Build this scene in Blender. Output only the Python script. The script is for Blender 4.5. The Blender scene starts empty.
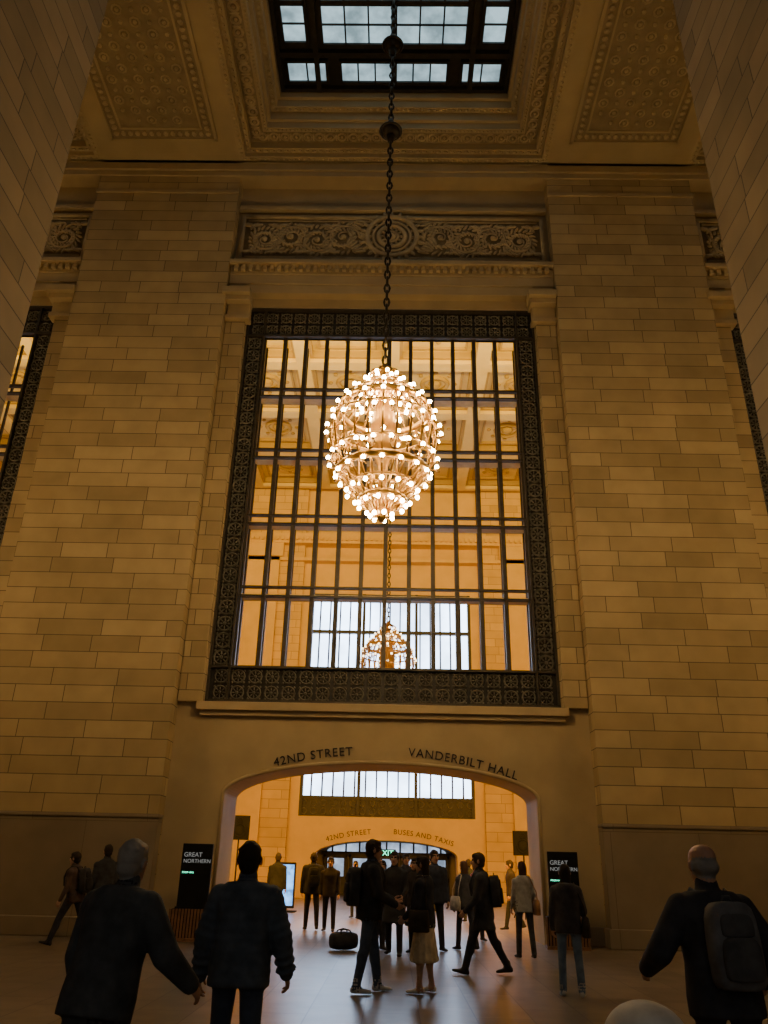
import bpy, math, random
import bmesh
from mathutils import Matrix, Vector
from mathutils.kdtree import KDTree
random.seed(7)
V=Vector
COL=bpy.context.scene.collection

# ------------------------------------------------------------------ materials
def nmat(name):
    m=bpy.data.materials.new(name); m.use_nodes=True
    nt=m.node_tree; b=nt.nodes['Principled BSDF']
    return m,nt,b
def nd(nt,t,**kw):
    n=nt.nodes.new(t)
    for k,v in kw.items(): setattr(n,k,v)
    return n
def math_(nt,op,a,b=None):
    n=nd(nt,'ShaderNodeMath',operation=op)
    for i,x in enumerate((a,b)):
        if x is None: continue
        if isinstance(x,(int,float)): n.inputs[i].default_value=x
        else: nt.links.new(x,n.inputs[i])
    return n.outputs[0]
def mixf(nt,fac,a,b):
    n=nd(nt,'ShaderNodeMix',data_type='FLOAT')
    nt.links.new(fac,n.inputs[0]); nt.links.new(a,n.inputs[2]); nt.links.new(b,n.inputs[3])
    return n.outputs[0]
def stone(name,c1,c2,mortar,bw,bh,rough=.75,ms=.01,bump=.25,noise=.14,spec=.3,nscale=1.3,swap=False,spread=.5):
    m,nt,b=nmat(name); L=nt.links
    g=nd(nt,'ShaderNodeNewGeometry')
    sp=nd(nt,'ShaderNodeSeparateXYZ'); L.new(g.outputs['Position'],sp.inputs[0])
    sn=nd(nt,'ShaderNodeSeparateXYZ'); L.new(g.outputs['True Normal'],sn.inputs[0])
    nx=math_(nt,'GREATER_THAN',math_(nt,'ABSOLUTE',sn.outputs[0]),.6)
    nz=math_(nt,'GREATER_THAN',math_(nt,'ABSOLUTE',sn.outputs[2]),.6)
    u=mixf(nt,nx,sp.outputs[0],sp.outputs[1]); w=mixf(nt,nz,sp.outputs[2],sp.outputs[1])
    if swap: u,w=w,u
    cb=nd(nt,'ShaderNodeCombineXYZ'); L.new(u,cb.inputs[0]); L.new(w,cb.inputs[1])
    br=nd(nt,'ShaderNodeTexBrick'); L.new(cb.outputs[0],br.inputs['Vector'])
    br.inputs['Color1'].default_value=(*c1,1); br.inputs['Color2'].default_value=(*c2,1); br.inputs['Mortar'].default_value=(*mortar,1)
    br.inputs['Scale'].default_value=1; br.inputs['Mortar Size'].default_value=ms; br.inputs['Mortar Smooth'].default_value=.1
    br.inputs['Brick Width'].default_value=bw; br.inputs['Row Height'].default_value=bh; br.inputs['Bias'].default_value=0
    br.offset=.37; br.squash=.75; br.squash_frequency=3
    n=nd(nt,'ShaderNodeTexNoise'); n.inputs['Scale'].default_value=nscale; n.inputs['Detail'].default_value=8; L.new(g.outputs['Position'],n.inputs['Vector'])
    r=nd(nt,'ShaderNodeMapRange'); L.new(n.outputs[0],r.inputs[0]); r.inputs[1].default_value=.3; r.inputs[2].default_value=.7
    r.inputs[3].default_value=1-noise; r.inputs[4].default_value=1+noise*.5
    mx=nd(nt,'ShaderNodeMix',data_type='RGBA',blend_type='MULTIPLY'); mx.inputs[0].default_value=1
    L.new(br.outputs[0],mx.inputs[6]); L.new(r.outputs[0],mx.inputs[7]); L.new(mx.outputs[2],b.inputs['Base Color'])
    b.inputs['Roughness'].default_value=rough; b.inputs['Specular IOR Level'].default_value=spec
    h=math_(nt,'SUBTRACT',math_(nt,'MULTIPLY',n.outputs[0],.15),br.outputs['Fac'])
    bp=nd(nt,'ShaderNodeBump'); bp.inputs['Strength'].default_value=bump; bp.inputs['Distance'].default_value=.02
    L.new(h,bp.inputs['Height']); L.new(bp.outputs[0],b.inputs['Normal'])
    return m
def plain(name,c,rough=.6,metal=0,noise=.15,scale=6,bump=.1,spec=.4):
    m,nt,b=nmat(name); L=nt.links
    tc=nd(nt,'ShaderNodeTexCoord')
    n=nd(nt,'ShaderNodeTexNoise'); n.inputs['Scale'].default_value=scale; n.inputs['Detail'].default_value=5; L.new(tc.outputs['Object'],n.inputs['Vector'])
    r=nd(nt,'ShaderNodeMapRange'); L.new(n.outputs[0],r.inputs[0]); r.inputs[1].default_value=.3; r.inputs[2].default_value=.7
    r.inputs[3].default_value=1-noise; r.inputs[4].default_value=1+noise
    mx=nd(nt,'ShaderNodeMix',data_type='RGBA',blend_type='MULTIPLY'); mx.inputs[0].default_value=1
    mx.inputs[6].default_value=(*c,1); L.new(r.outputs[0],mx.inputs[7]); L.new(mx.outputs[2],b.inputs['Base Color'])
    b.inputs['Roughness'].default_value=rough; b.inputs['Metallic'].default_value=metal; b.inputs['Specular IOR Level'].default_value=spec
    bp=nd(nt,'ShaderNodeBump'); bp.inputs['Strength'].default_value=bump; bp.inputs['Distance'].default_value=.01
    L.new(n.outputs[0],bp.inputs['Height']); L.new(bp.outputs[0],b.inputs['Normal'])
    return m
def emit(name,c,s,noise=0,scale=1.5,c2=None):
    m,nt,b=nmat(name); L=nt.links; nt.nodes.remove(b)
    e=nd(nt,'ShaderNodeEmission'); e.inputs[0].default_value=(*c,1); e.inputs[1].default_value=s
    if noise:
        g=nd(nt,'ShaderNodeNewGeometry')
        n=nd(nt,'ShaderNodeTexNoise'); n.inputs['Scale'].default_value=scale; n.inputs['Detail'].default_value=4; L.new(g.outputs['Position'],n.inputs['Vector'])
        r=nd(nt,'ShaderNodeMapRange'); L.new(n.outputs[0],r.inputs[0]); r.inputs[1].default_value=.35; r.inputs[2].default_value=.65
        r.inputs[3].default_value=s*(1-noise); r.inputs[4].default_value=s*(1+noise*.5); L.new(r.outputs[0],e.inputs[1])
    L.new(e.outputs[0],nt.nodes['Material Output'].inputs[0])
    return m

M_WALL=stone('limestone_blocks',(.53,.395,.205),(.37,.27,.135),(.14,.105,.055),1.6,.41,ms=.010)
M_WALL_SHADE=stone('shaded_limestone_blocks',(.28,.21,.115),(.20,.15,.08),(.08,.06,.035),1.6,.41,ms=.010)  # wall stone with the near passage's dimness put into its colour
M_PLAIN=stone('smooth_limestone',(.44,.335,.185),(.42,.32,.175),(.33,.25,.14),30,30,ms=.0,bump=.1,noise=.12)
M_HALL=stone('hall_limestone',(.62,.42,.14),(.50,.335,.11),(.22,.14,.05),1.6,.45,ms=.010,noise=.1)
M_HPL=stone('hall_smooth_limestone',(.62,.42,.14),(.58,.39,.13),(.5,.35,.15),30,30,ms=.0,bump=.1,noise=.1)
M_DADO=stone('marble_dado',(.27,.21,.135),(.235,.18,.115),(.15,.11,.07),2.6,2.3,rough=.45,ms=.006)
M_FLOOR=stone('marble_floor_slabs',(.25,.195,.135),(.17,.13,.09),(.08,.06,.045),1.8,.62,rough=.31,ms=.008,bump=.12,noise=.3,spec=.5,nscale=2.2,swap=True)
M_CEIL=plain('painted_plaster',(.42,.325,.18),.8,noise=.1,scale=.8)
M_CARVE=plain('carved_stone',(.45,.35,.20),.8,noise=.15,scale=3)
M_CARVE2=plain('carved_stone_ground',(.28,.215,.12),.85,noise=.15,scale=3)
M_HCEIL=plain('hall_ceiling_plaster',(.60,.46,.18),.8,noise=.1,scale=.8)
M_HORN=plain('hall_ceiling_ornament',(.36,.25,.08),.8,noise=.1,scale=.8)
M_IRON=plain('dark_bronze_grille',(.030,.026,.020),.5,metal=.2,noise=.3)
M_IRON2=plain('weathered_bronze_ornament',(.15,.135,.10),.55,metal=.2,noise=.3)
M_BAR=plain('bronze_glazing_bar',(.065,.052,.034),.5,metal=.2,noise=.2)
M_BRONZE=plain('gilt_bronze',(.36,.20,.045),.32,metal=.8,noise=.2)
M_CHAIN=plain('dark_chain_metal',(.05,.04,.025),.45,metal=.6)
M_BULB=emit('lit_bulb',(1,.70,.33),112)
M_BULB2=emit('dimmed_bulb',(1,.72,.38),8)
M_SKY=emit('frosted_skylight_glass',(.50,.72,.80),1.0,noise=.45,scale=1.6)
M_DAY=emit('daylight_window_glass',(.55,.73,1),8.5,noise=.35,scale=.5)
M_DAY2=emit('daylight_door_glass',(.58,.74,1),1.0,noise=.6,scale=1.2)
M_TEXT=plain('engraved_letter_bronze',(.03,.022,.015),.6)
M_TEXT2=plain('gilt_letters',(.05,.03,.012),.5)
M_WHITE=emit('white_print',(.8,.8,.75),.3)
M_BLACK=plain('matte_black_panel',(.010,.010,.010),.8,spec=.15)
M_WOOD=plain('wood_slats',(.20,.10,.045),.6,noise=.3,scale=9)
M_SCREEN=emit('lit_display',(.16,.46,1),2.6,noise=.6,scale=5)
M_GREEN=emit('green_sign_light',(.1,1,.55),3.5)
M_CREAM=plain('catwalk_glass_floor',(.62,.48,.24),.4,noise=.1)

# ------------------------------------------------------------------ mesh builder
class MB:
    def __init__(s): s.v=[];s.f=[];s.m=[]
    def face(s,idx,mi=0): s.f.append(tuple(idx)); s.m.append(mi)
    def box(s,x0,x1,y0,y1,z0,z1,mi=0):
        o=len(s.v); s.v+= [V((x,y,z)) for z in (z0,z1) for y in (y0,y1) for x in (x0,x1)]
        for q in ((0,2,3,1),(4,5,7,6),(0,1,5,4),(2,6,7,3),(0,4,6,2),(1,3,7,5)): s.face([o+i for i in q],mi)
    def loft(s,rings,seg=12,mi=0,n=2.0,cap=True):
        o=len(s.v)
        for c,ax,ay in rings:
            for k in range(seg):
                t=2*math.pi*k/seg; ct,st=math.cos(t),math.sin(t)
                a=math.copysign(abs(ct)**(2/n),ct); b=math.copysign(abs(st)**(2/n),st)
                s.v.append(V(c)+V(ax)*a+V(ay)*b)
        for i in range(len(rings)-1):
            for k in range(seg):
                a=o+i*seg+k; b=o+i*seg+(k+1)%seg
                s.face((a,b,b+seg,a+seg),mi)
        if cap:
            s.face([o+k for k in range(seg)][::-1],mi); e=o+(len(rings)-1)*seg; s.face([e+k for k in range(seg)],mi)
    def ell(s,c,r,mi=0,seg=10,rn=6,ax=None):
        c=V(c); X,Y,Z=ax if ax else (V((1,0,0)),V((0,1,0)),V((0,0,1)))
        rings=[]
        for i in range(rn+1):
            t=math.pi*(i+.12*(1 if i==0 else -1 if i==rn else 0))/rn
            rings.append((c-Z*(r[2]*math.cos(t)),X*(r[0]*math.sin(t)),Y*(r[1]*math.sin(t))))
        s.loft(rings,seg,mi)
    def tube(s,pts,r,mi=0,seg=8,ref=V((0,1,0)),flat=1.0,step=None):
        pts=[V(p) for p in pts]; rs=list(r) if hasattr(r,'__len__') else [r]*len(pts)
        if step:
            P=[];R=[]
            for i in range(len(pts)-1):
                n=max(1,int((pts[i+1]-pts[i]).length/step))
                for k in range(n):
                    P.append(pts[i].lerp(pts[i+1],k/n)); R.append(rs[i]+(rs[i+1]-rs[i])*k/n)
            P.append(pts[-1]);R.append(rs[-1]); pts,rs=P,R
        rings=[]
        for i,p in enumerate(pts):
            d=(pts[min(i+1,len(pts)-1)]-pts[max(i-1,0)]).normalized()
            rf=ref if abs(d.dot(ref))<.95 else V((1,0,0))
            a=d.cross(rf).normalized(); b=d.cross(a).normalized()
            rings.append((p,a*rs[i],b*rs[i]*flat))
        s.loft(rings,seg,mi)
    def cap(s,p0,p1,r0,r1,mi=0,seg=12,step=.03,ref=V((0,1,0)),flat=1.0):
        p0=V(p0);p1=V(p1);d=(p1-p0).normalized()
        pts=[p0-d*r0*.95,p0-d*r0*.7,p0-d*r0*.3]; rs=[r0*.3,r0*.72,r0*.96]
        n=max(2,int((p1-p0).length/step))
        for k in range(n+1): pts.append(p0.lerp(p1,k/n)); rs.append(r0+(r1-r0)*k/n)
        pts+=[p1+d*r1*.3,p1+d*r1*.7,p1+d*r1*.95]; rs+=[r1*.96,r1*.72,r1*.3]
        s.tube(pts,rs,mi,seg,ref,flat)
    def torus(s,c,R,r,nrm=V((0,1,0)),mi=0,seg=14,sd=5,sx=1,sz=1):
        c=V(c); nrm=V(nrm).normalized(); a=nrm.cross(V((0,0,1)))
        if a.length<.1: a=V((1,0,0))
        a.normalize(); b=a.cross(nrm).normalized(); o=len(s.v)
        for i in range(seg):
            t=2*math.pi*i/seg; rad=a*math.cos(t)*sx+b*math.sin(t)*sz
            for k in range(sd):
                u=2*math.pi*k/sd; s.v.append(c+rad*R+rad.normalized()*(r*math.cos(u))+nrm*(r*math.sin(u)))
        for i in range(seg):
            for k in range(sd):
                j=(i+1)%seg; l=(k+1)%sd
                s.face((o+i*sd+k,o+j*sd+k,o+j*sd+l,o+i*sd+l),mi)
    def prism(s,poly,y0,y1,mi=0):
        o=len(s.v); n=len(poly)
        s.v+=[V((x,y0,z)) for x,z in poly]+[V((x,y1,z)) for x,z in poly]
        s.face([o+i for i in range(n)],mi); s.face([o+n+i for i in range(n)][::-1],mi)
        for i in range(n): j=(i+1)%n; s.face((o+j,o+i,o+n+i,o+n+j),mi)
    def mesh(s,name,mats,smooth=False):
        me=bpy.data.meshes.new(name); me.from_pydata([tuple(x) for x in s.v],[],s.f)
        for m in mats: me.materials.append(m)
        me.polygons.foreach_set('material_index',s.m)
        bm=bmesh.new(); bm.from_mesh(me); bmesh.ops.recalc_face_normals(bm,faces=bm.faces); bm.to_mesh(me); bm.free()
        if smooth: me.polygons.foreach_set('use_smooth',[True]*len(me.polygons))
        me.update(); return me
    def obj(s,name,mats,smooth=False,parent=None,loc=(0,0,0),bevel=0):
        o=bpy.data.objects.new(name,s.mesh(name,mats,smooth)); COL.objects.link(o); o.location=loc
        if parent: o.parent=parent
        if bevel:
            md=o.modifiers.new('bevel','BEVEL'); md.width=bevel; md.segments=2; md.limit_method='ANGLE'
        return o
def empty(name,loc=(0,0,0),rz=0):
    e=bpy.data.objects.new(name,None); COL.objects.link(e); e.location=loc; e.rotation_euler=(0,0,rz); e.empty_display_size=.1; return e
def link(name,me,loc,parent=None):
    o=bpy.data.objects.new(name,me); COL.objects.link(o); o.location=loc; o.parent=parent; return o

# ------------------------------------------------------------------ room shell
YP,YW,YB=18.9,19.4,21.0     # pier face, window wall face, back of wall
ZC=22.5
BAY=14.6
b=MB(); b.box(-31,31,-9,48,-.3,0); b.obj('floor',[M_FLOOR])

def archz(x,w,sp,rise): 
    t=min(1,abs(x)/w); return sp+rise*math.sqrt(max(0,1-t*t))
def arch_pts(w,sp,rise,n=48):
    return [(-w*math.cos(math.pi*i/n), archz(w*math.cos(math.pi*i/n),w,sp,rise)) for i in range(n+1)]
SP,RI,AW=2.95,.74,3.64
b=MB()
poly=[(-5.0,0),(-AW,0)]+arch_pts(AW,SP,RI)+[(AW,0),(5.0,0),(5.0,5.05),(-5.0,5.05)]
b.prism(poly,YW,YB,1)
b.box(-5.0,-4.37,YW,YB,5.05,17.1,0); b.box(4.37,5.0,YW,YB,5.05,17.1,0)
b.box(-5.0,5.0,YW,YB,17.1,ZC+1.8,1)
for sx in (-1,1):
    cx=sx*BAY
    b.box(cx-5,cx+5,YW,YB,0,5.05,1); b.box(cx-5,cx-4.37,YW,YB,5.05,17.1,0); b.box(cx+4.37,cx+5,YW,YB,5.05,17.1,0); b.box(cx-5,cx+5,YW,YB,17.1,ZC+1.8,1)
    for px in (7.3*sx,21.9*sx):
        b.box(px-2.3,px+2.3,YP,YB,0,ZC,0)
    x0,x1=sorted((24.2*sx,31*sx)); b.box(x0,x1,YP,YB,0,ZC+1.8,0)
b.obj('wall_south',[M_WALL,M_PLAIN])

b=MB()
for sx in (-1,1):
    for px in (7.3*sx,21.9*sx):
        b.box(px-2.34,px+2.34,YP-.05,YP+.3,.35,2.38); b.box(px-2.40,px+2.40,YP-.12,YP+.3,0,.38); b.box(px-2.36,px+2.36,YP-.08,YP+.3,2.38,2.46)
    x0,x1=sorted(((AW+.07)*sx,5.0*sx)); b.box(x0,x1,YW-.05,YW+.1,0,.38)
b.obj('trim_1',[M_DADO],bevel=.02)
b=MB()
ap=arch_pts(AW+.04,SP,RI+.04); b.tube([(-AW-.04,YW,.38)]+[(x,YW,z) for x,z in ap]+[(AW+.04,YW,.38)],.045,0,8)
b.obj('trim_2',[M_PLAIN],smooth=True)

def bay_trim(cx):
    b=MB()
    b.box(cx-4.5,cx+4.5,YW-.22,YW+.05,4.86,5.06); b.box(cx-4.42,cx+4.42,YW-.12,YW+.05,4.74,4.87)
    for s in (-1,1):
        x0,x1=sorted((cx+s*4.40,cx+s*4.98)); b.box(x0,x1,YW-.16,YW+.05,5.06,16.5,1)
        xa,xb=sorted((cx+s*4.25,cx+s*4.99))
        b.box(xa,xb,YW-.30,YW+.05,16.45,16.60); b.box(xa+.04,xb-.02,YW-.24,YW+.05,16.60,17.02)
        b.box(xa-.05,xb,YW-.46,YW+.05,17.02,17.20); b.box(xa-.1,xb,YW-.60,YW+.05,17.20,17.42)
    b.box(cx-4.98,cx+4.98,YW-.28,YW+.05,17.42,17.75); b.box(cx-4.98,cx+4.98,YW-.32,YW+.05,17.75,18.1)
    b.box(cx-4.98,cx+4.98,YW-.34,YW+.05,18.1,18.2)
    n=44
    for i in range(n):
        x=cx-4.9+9.8*(i+.5)/n; b.box(x-.065,x+.065,YW-.46,YW-.3,18.2,18.38)
    b.box(cx-4.98,cx+4.98,YW-.34,YW+.05,18.2,18.38); b.box(cx-4.99,cx+4.99,YW-.55,YW+.05,18.38,18.52)
    b.box(cx-4.98,cx+4.98,YW-.2,YW+.05,20.9,21.05)
    return b
for cx in (0,-BAY,BAY): bay_trim(cx).obj('trim_3',[M_PLAIN,M_WALL],bevel=.015)
b=MB()
b.box(-31,31,YP-.12,YW+.1,22.2,22.5); b.box(-31,31,YP-.05,YW+.1,22.0,22.2)
for sx in (-1,1):
    for px in (7.3*sx,21.9*sx): b.box(px-2.33,px+2.33,YP-.05,YP+.1,21.25,21.4)
b.obj('trim_4',[M_PLAIN],bevel=.02)

# carved relief panels
def relief():
    b=MB(); W,Hh=4.86,.95
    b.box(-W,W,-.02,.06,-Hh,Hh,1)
    for (x0,x1,z0,z1) in ((-W,W,Hh-.12,Hh),(-W,W,-Hh,-Hh+.12),(-W,-W+.12,-Hh,Hh),(W-.12,W,-Hh,Hh)): b.box(x0,x1,-.10,.06,z0,z1,0)
    for (x0,x1,z0,z1) in ((-W+.2,W-.2,Hh-.22,Hh-.18),(-W+.2,W-.2,-Hh+.18,-Hh+.22)): b.box(x0,x1,-.06,.06,z0,z1,0)
    for R,r in ((.80,.09),(.60,.05),(.42,.08),(.2,.05)): b.torus((0,-.08,.10),R,r,mi=0,seg=28,sd=6)
    b.ell((0,-.10,.10),(.14,.1,.14))
    def leaf(p,d,l,w,y=.06): b.ell(p,(w,y,l),0,6,4,ax=(d.cross(V((0,1,0))),V((0,1,0)),d))
    for i in range(24):
        t=2*math.pi*i/24; d=V((math.cos(t),0,math.sin(t))); leaf(V((0,-.07,.10))+d*.92,d,.14,.07)
    for i in range(16):
        t=2*math.pi*i/16; d=V((math.cos(t+.5),0,math.sin(t+.5))); leaf(V((.70*math.cos(t),-.06,.10+.70*math.sin(t))),d,.09,.04)
    for i in range(12):
        t=2*math.pi*i/12; d=V((math.cos(t),0,math.sin(t))); leaf(V((0,-.08,.10))+d*.3,d,.08,.04)
    for s in (-1,1):
        for j in (-1,1):
            for q in range(6):
                d=V((s*(1-.1*q),0,j*(.2+.18*q))).normalized(); leaf(V((s*(1.0+.07*q),-.06,.1+j*(.62-.10*q))),d,.2,.06)
        for k in range(4):
            cx=s*(1.55+.84*k); cz=.06*(-1)**k; R0=.50-.03*k; up=(-1)**k
            pts=[];rs=[]
            for i in range(34):
                a=i/33; t=a*3.6*math.pi; R=R0*(1-a)**.8+.03
                pts.append((cx-s*R*math.cos(t),-.05-.03*a,cz+up*R*math.sin(t))); rs.append(.05-.025*a)
            b.tube(pts,rs,0,6)
            b.ell((cx,-.09,cz),(.10,.08,.10))
            for i in range(16):
                t=2*math.pi*i/16+k; R=R0*.72; d=V((math.cos(t+.6),0,math.sin(t+.6)))
                leaf(V((cx+R*math.cos(t),-.05,cz+R*math.sin(t))),d,random.uniform(.09,.16),.045)
            for i in range(20):
                t=2*math.pi*i/20+k; R=R0*1.16; d=V((math.cos(t-.7),0,math.sin(t-.7)))
                leaf(V((cx+R*math.cos(t),-.04,cz+R*math.sin(t)*1.08)),d,random.uniform(.08,.15),.05)
            for j in (-1,1):
                for q in range(3):
                    d=V((s*(.6+.3*q),0,j*(1-.3*q))).normalized(); leaf(V((cx+s*.42,-.05,j*.48))+d*.1*q,d,.17,.06)
                    d=V((-s*(.6+.3*q),0,j*(1-.3*q))).normalized(); leaf(V((cx+s*.42,-.05,j*.48))+d*.1*q,d,.15,.055)
    return b.mesh('relief_panel',[M_CARVE,M_CARVE2],True)
REL=relief()
for cx in (0,-BAY,BAY): link('carved_relief_panel',REL,(cx,YW-.065,19.75))

# ------------------------------------------------------------------ windows
def window_mesh():
    b=MB(); Z0,Z1=5.1,17.08; W=4.36
    gx=3.80; g0,g1=6.0,16.05
    for (x0,x1,z0,z1) in ((-W,W,g1,Z1),(-W,W,Z0,g0),(-W,-gx,g0,g1),(gx,W,g0,g1)): b.box(x0,x1,.12,.22,z0,z1,1)
    def rail(x0,x1,z0,z1,d=0): b.box(x0,x1,0+d,.2,z0,z1,0)
    for z in (Z0,g0-.06,g1,Z1-.06): rail(-W,W,z,z+.06)
    for x in (-W,-gx-.05,gx,W-.05): rail(x,x+.05,Z0,Z1)
    def ros(x,z,R):
        b.torus((x,.09,z),R,R*.16,mi=3,seg=12,sd=4); b.ell((x,.08,z),(R*.28,.05,R*.28),3,6,4)
        for i in range(8):
            t=2*math.pi*i/8; d=V((math.cos(t),0,math.sin(t)))
            b.ell(V((x,.09,z))+d*R*.6,(R*.13,.03,R*.28),3,5,3,ax=(d.cross(V((0,1,0))),V((0,1,0)),d))
        for i in range(4):
            t=math.pi/4+i*math.pi/2; b.ell((x+R*1.28*math.cos(t),.1,z+R*1.28*math.sin(t)),(R*.2,.04,R*.2),3,5,3)
    n=20
    for i in range(n):
        x=-W+.12+(2*W-.24)*(i+.5)/n
        for z in (5.34,5.74): ros(x,z,.16)
        for z in (16.33,16.77): ros(x,z,.165)
    n=23
    for i in range(n):
        z=g0+(g1-g0)*(i+.5)/n
        for s in (-1,1): ros(s*4.085,z,.185)
    N=12; LV=(14.12,12.09,10.05,7.99)
    for i in range(N+1):
        x=-gx+2*gx*i/N
        b.box(x-.055,x+.055,.14,.26,g0,g1,0)
        b.box(x-.03,x+.03,.62,.69,g0,g1,0)
    for z in LV:
        b.box(-gx,gx,.10,.24,z+.10,z+.15,0); b.box(-gx,gx,.10,.24,z-.15,z-.10,0)
        b.box(-gx,gx,.20,.66,z-.10,z-.05,2)
    b.box(-W,W,.22,1.58,Z0,5.35,1)
    return b.mesh('window_grille',[M_BAR,M_IRON,M_CREAM,M_IRON2])
WIN=window_mesh()
link('window_1',WIN,(0,YW+.02,0)); link('window_2',WIN,(-BAY,YW+.02,0)); link('window_3',WIN,(BAY,YW+.02,0))

# lettering
def arc_text(parent,body,size,x0,x1,zc,R,Y,mat):
    cu=bpy.data.curves.new('lettering_path','CURVE'); cu.dimensions='2D'
    sp=cu.splines.new('POLY'); n=40; sp.points.add(n)
    for i in range(n+1):
        x=x0+(x1-x0)*i/n; sp.points[i].co=(x,zc-(R-math.sqrt(R*R-x*x)),0,1)
    co=bpy.data.objects.new('lettering_path',cu); COL.objects.link(co); co.rotation_euler=(math.pi/2,0,0); co.location=(0,Y,0); co.parent=parent
    t=bpy.data.curves.new('letters','FONT'); t.body=body; t.size=size; t.extrude=.012; t.follow_curve=co; t.space_character=1.12; t.materials.append(mat)
    o=bpy.data.objects.new('letters',t); COL.objects.link(o); o.rotation_euler=(math.pi/2,0,0); o.location=(0,Y,0); o.parent=parent
E=empty('wall_lettering')
arc_text(E,'42ND STREET',.28,-2.52,1.0,3.91,10.2,YW-.016,M_TEXT)
arc_text(E,'VANDERBILT HALL',.28,.64,4.5,3.91,10.2,YW-.016,M_TEXT)

# ------------------------------------------------------------------ near piers / passage and side walls
b=MB(); b.box(-9.6,-4.90,-9,8.8,0,ZC); b.box(-31,-9.6,7.6,8.6,0,ZC+1.8); b.obj('wall_west',[M_WALL_SHADE])
b=MB(); b.box(4.94,9.6,-9,8.8,0,ZC); b.box(9.6,31,7.6,8.6,0,ZC+1.8); b.obj('wall_east',[M_WALL_SHADE])
b=MB(); b.box(-31,-30.5,8.6,42.4,0,ZC+1.8); b.box(30.5,31,8.6,42.4,0,ZC+1.8); b.obj('wall_end',[M_WALL])

# ------------------------------------------------------------------ ceiling
YC=13.7
def frame(b,ho,hi,z0,z1,mi=0):
    b.box(-ho,ho,hi,ho,z0,z1,mi); b.box(-ho,ho,-ho,-hi,z0,z1,mi); b.box(-ho,-hi,-hi,hi,z0,z1,mi); b.box(hi,ho,-hi,hi,z0,z1,mi)
def beads(b,h,z,step,r,mi=1):
    n=int(2*h/step)
    for i in range(n):
        t=-h+2*h*(i+.5)/n
        for s in (-1,1):
            b.ell((t,s*h,z),r,mi,6,3); b.ell((s*h,t,z),(r[1],r[0],r[2]),mi,6,3)
def coffer():
    b=MB()
    H0=5.05
    frame(b,H0,4.82,0,1.9); frame(b,4.82,4.62,.16,1.9); frame(b,4.62,4.18,.42,1.9,3); frame(b,4.18,4.02,.36,1.9)
    frame(b,4.02,3.92,.62,1.9); frame(b,3.92,3.72,.95,1.9); frame(b,3.72,3.62,1.25,1.9)
    b.box(-H0,H0,-H0,H0,1.75,1.9,2)
    beads(b,4.93,.0,.16,(.05,.06,.05)); beads(b,4.72,.14,.22,(.09,.05,.06)); beads(b,3.82,.93,.2,(.07,.06,.05)); beads(b,4.10,.34,.12,(.04,.04,.04))
    n=24
    for i in range(n):
        t=-4.4+8.8*(i+.5)/n
        for s in (-1,1):
            for (x,y) in ((t,s*4.4),(s*4.4,t)):
                b.torus((x,y,.40),.13,.04,V((0,0,1)),1,10,4); b.ell((x,y,.39),(.06,.06,.05),1,6,3)
                dx,dy=(.18,0) if abs(y)==4.4 else (0,.18)
                b.ell((x+dx,y+dy,.39),(.05+abs(dy)*.6,.05+abs(dx)*.6,.05),1,6,3)
    return b.mesh('ceiling_coffer',[M_CEIL,M_CARVE,M_IRON,M_CARVE2])
COF=coffer()
C0=empty('ceiling')
for cx in (0,-BAY,BAY): link('coffer',COF,(cx,YC,ZC),C0)
def beam():
    b=MB()
    b.box(-2.25,2.25,8.6,18.95,0,1.9,0)
    x1=1.72; y0,y1=9.5,17.9
    def fr(x,ya,yb,w,z,mi): 
        b.box(-x,x,ya,ya+w,z,.01,mi); b.box(-x,x,yb-w,yb,z,.01,mi); b.box(-x,-x+w,ya,yb,z,.01,mi); b.box(x-w,x,ya,yb,z,.01,mi)
    fr(x1,y0,y1,.10,-.08,0); fr(x1-.42,y0+.42,y1-.42,.06,-.06,0)
    b.box(-x1+.1,x1-.1,y0+.1,y1-.1,-.012,.01,2)
    n=38
    for i in range(n):
        y=y0+.26+(y1-y0-.52)*i/(n-1)
        for s in (-1,1): b.ell((s*(x1-.26),y,-.03),(.10,.085,.07),1,6,3)
    for i in range(14):
        x=-(x1-.26)+2*(x1-.26)*i/13
        for y in (y0+.26,y1-.26): b.ell((x,y,-.03),(.09,.10,.07),1,6,3)
    for i in range(21):
        for j in range(6):
            x=-1.0+2.0*j/5; y=y0+.75+(y1-y0-1.5)*i/20
            if (i in (0,20)) and j in (0,5): continue
            b.ell((x,y,-.03),(.07,.07,.06),1,6,3)
            if (i+j)%2==0: b.torus((x,y,-.03),.13,.03,V((0,0,1)),1,8,4)
    return b.mesh('ceiling_beam',[M_CEIL,M_CARVE,M_CARVE2])
BM=beam()
for px in (-7.3,7.3,-21.9,21.9): link('beam_soffit',BM,(px,0,ZC),C0)
b=MB(); b.box(-31,31,-9,8.7,ZC,ZC+.3); b.box(24,31,8.6,19,ZC,ZC+.3); b.box(-31,-24,8.6,19,ZC,ZC+.3); b.box(-31,31,18.7,YB,ZC+.0,ZC+.3); b.box(-31,31,8.6,YB,ZC+1.95,ZC+2.1)
b.obj('passage_ceiling',[M_CEIL],parent=C0)

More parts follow.
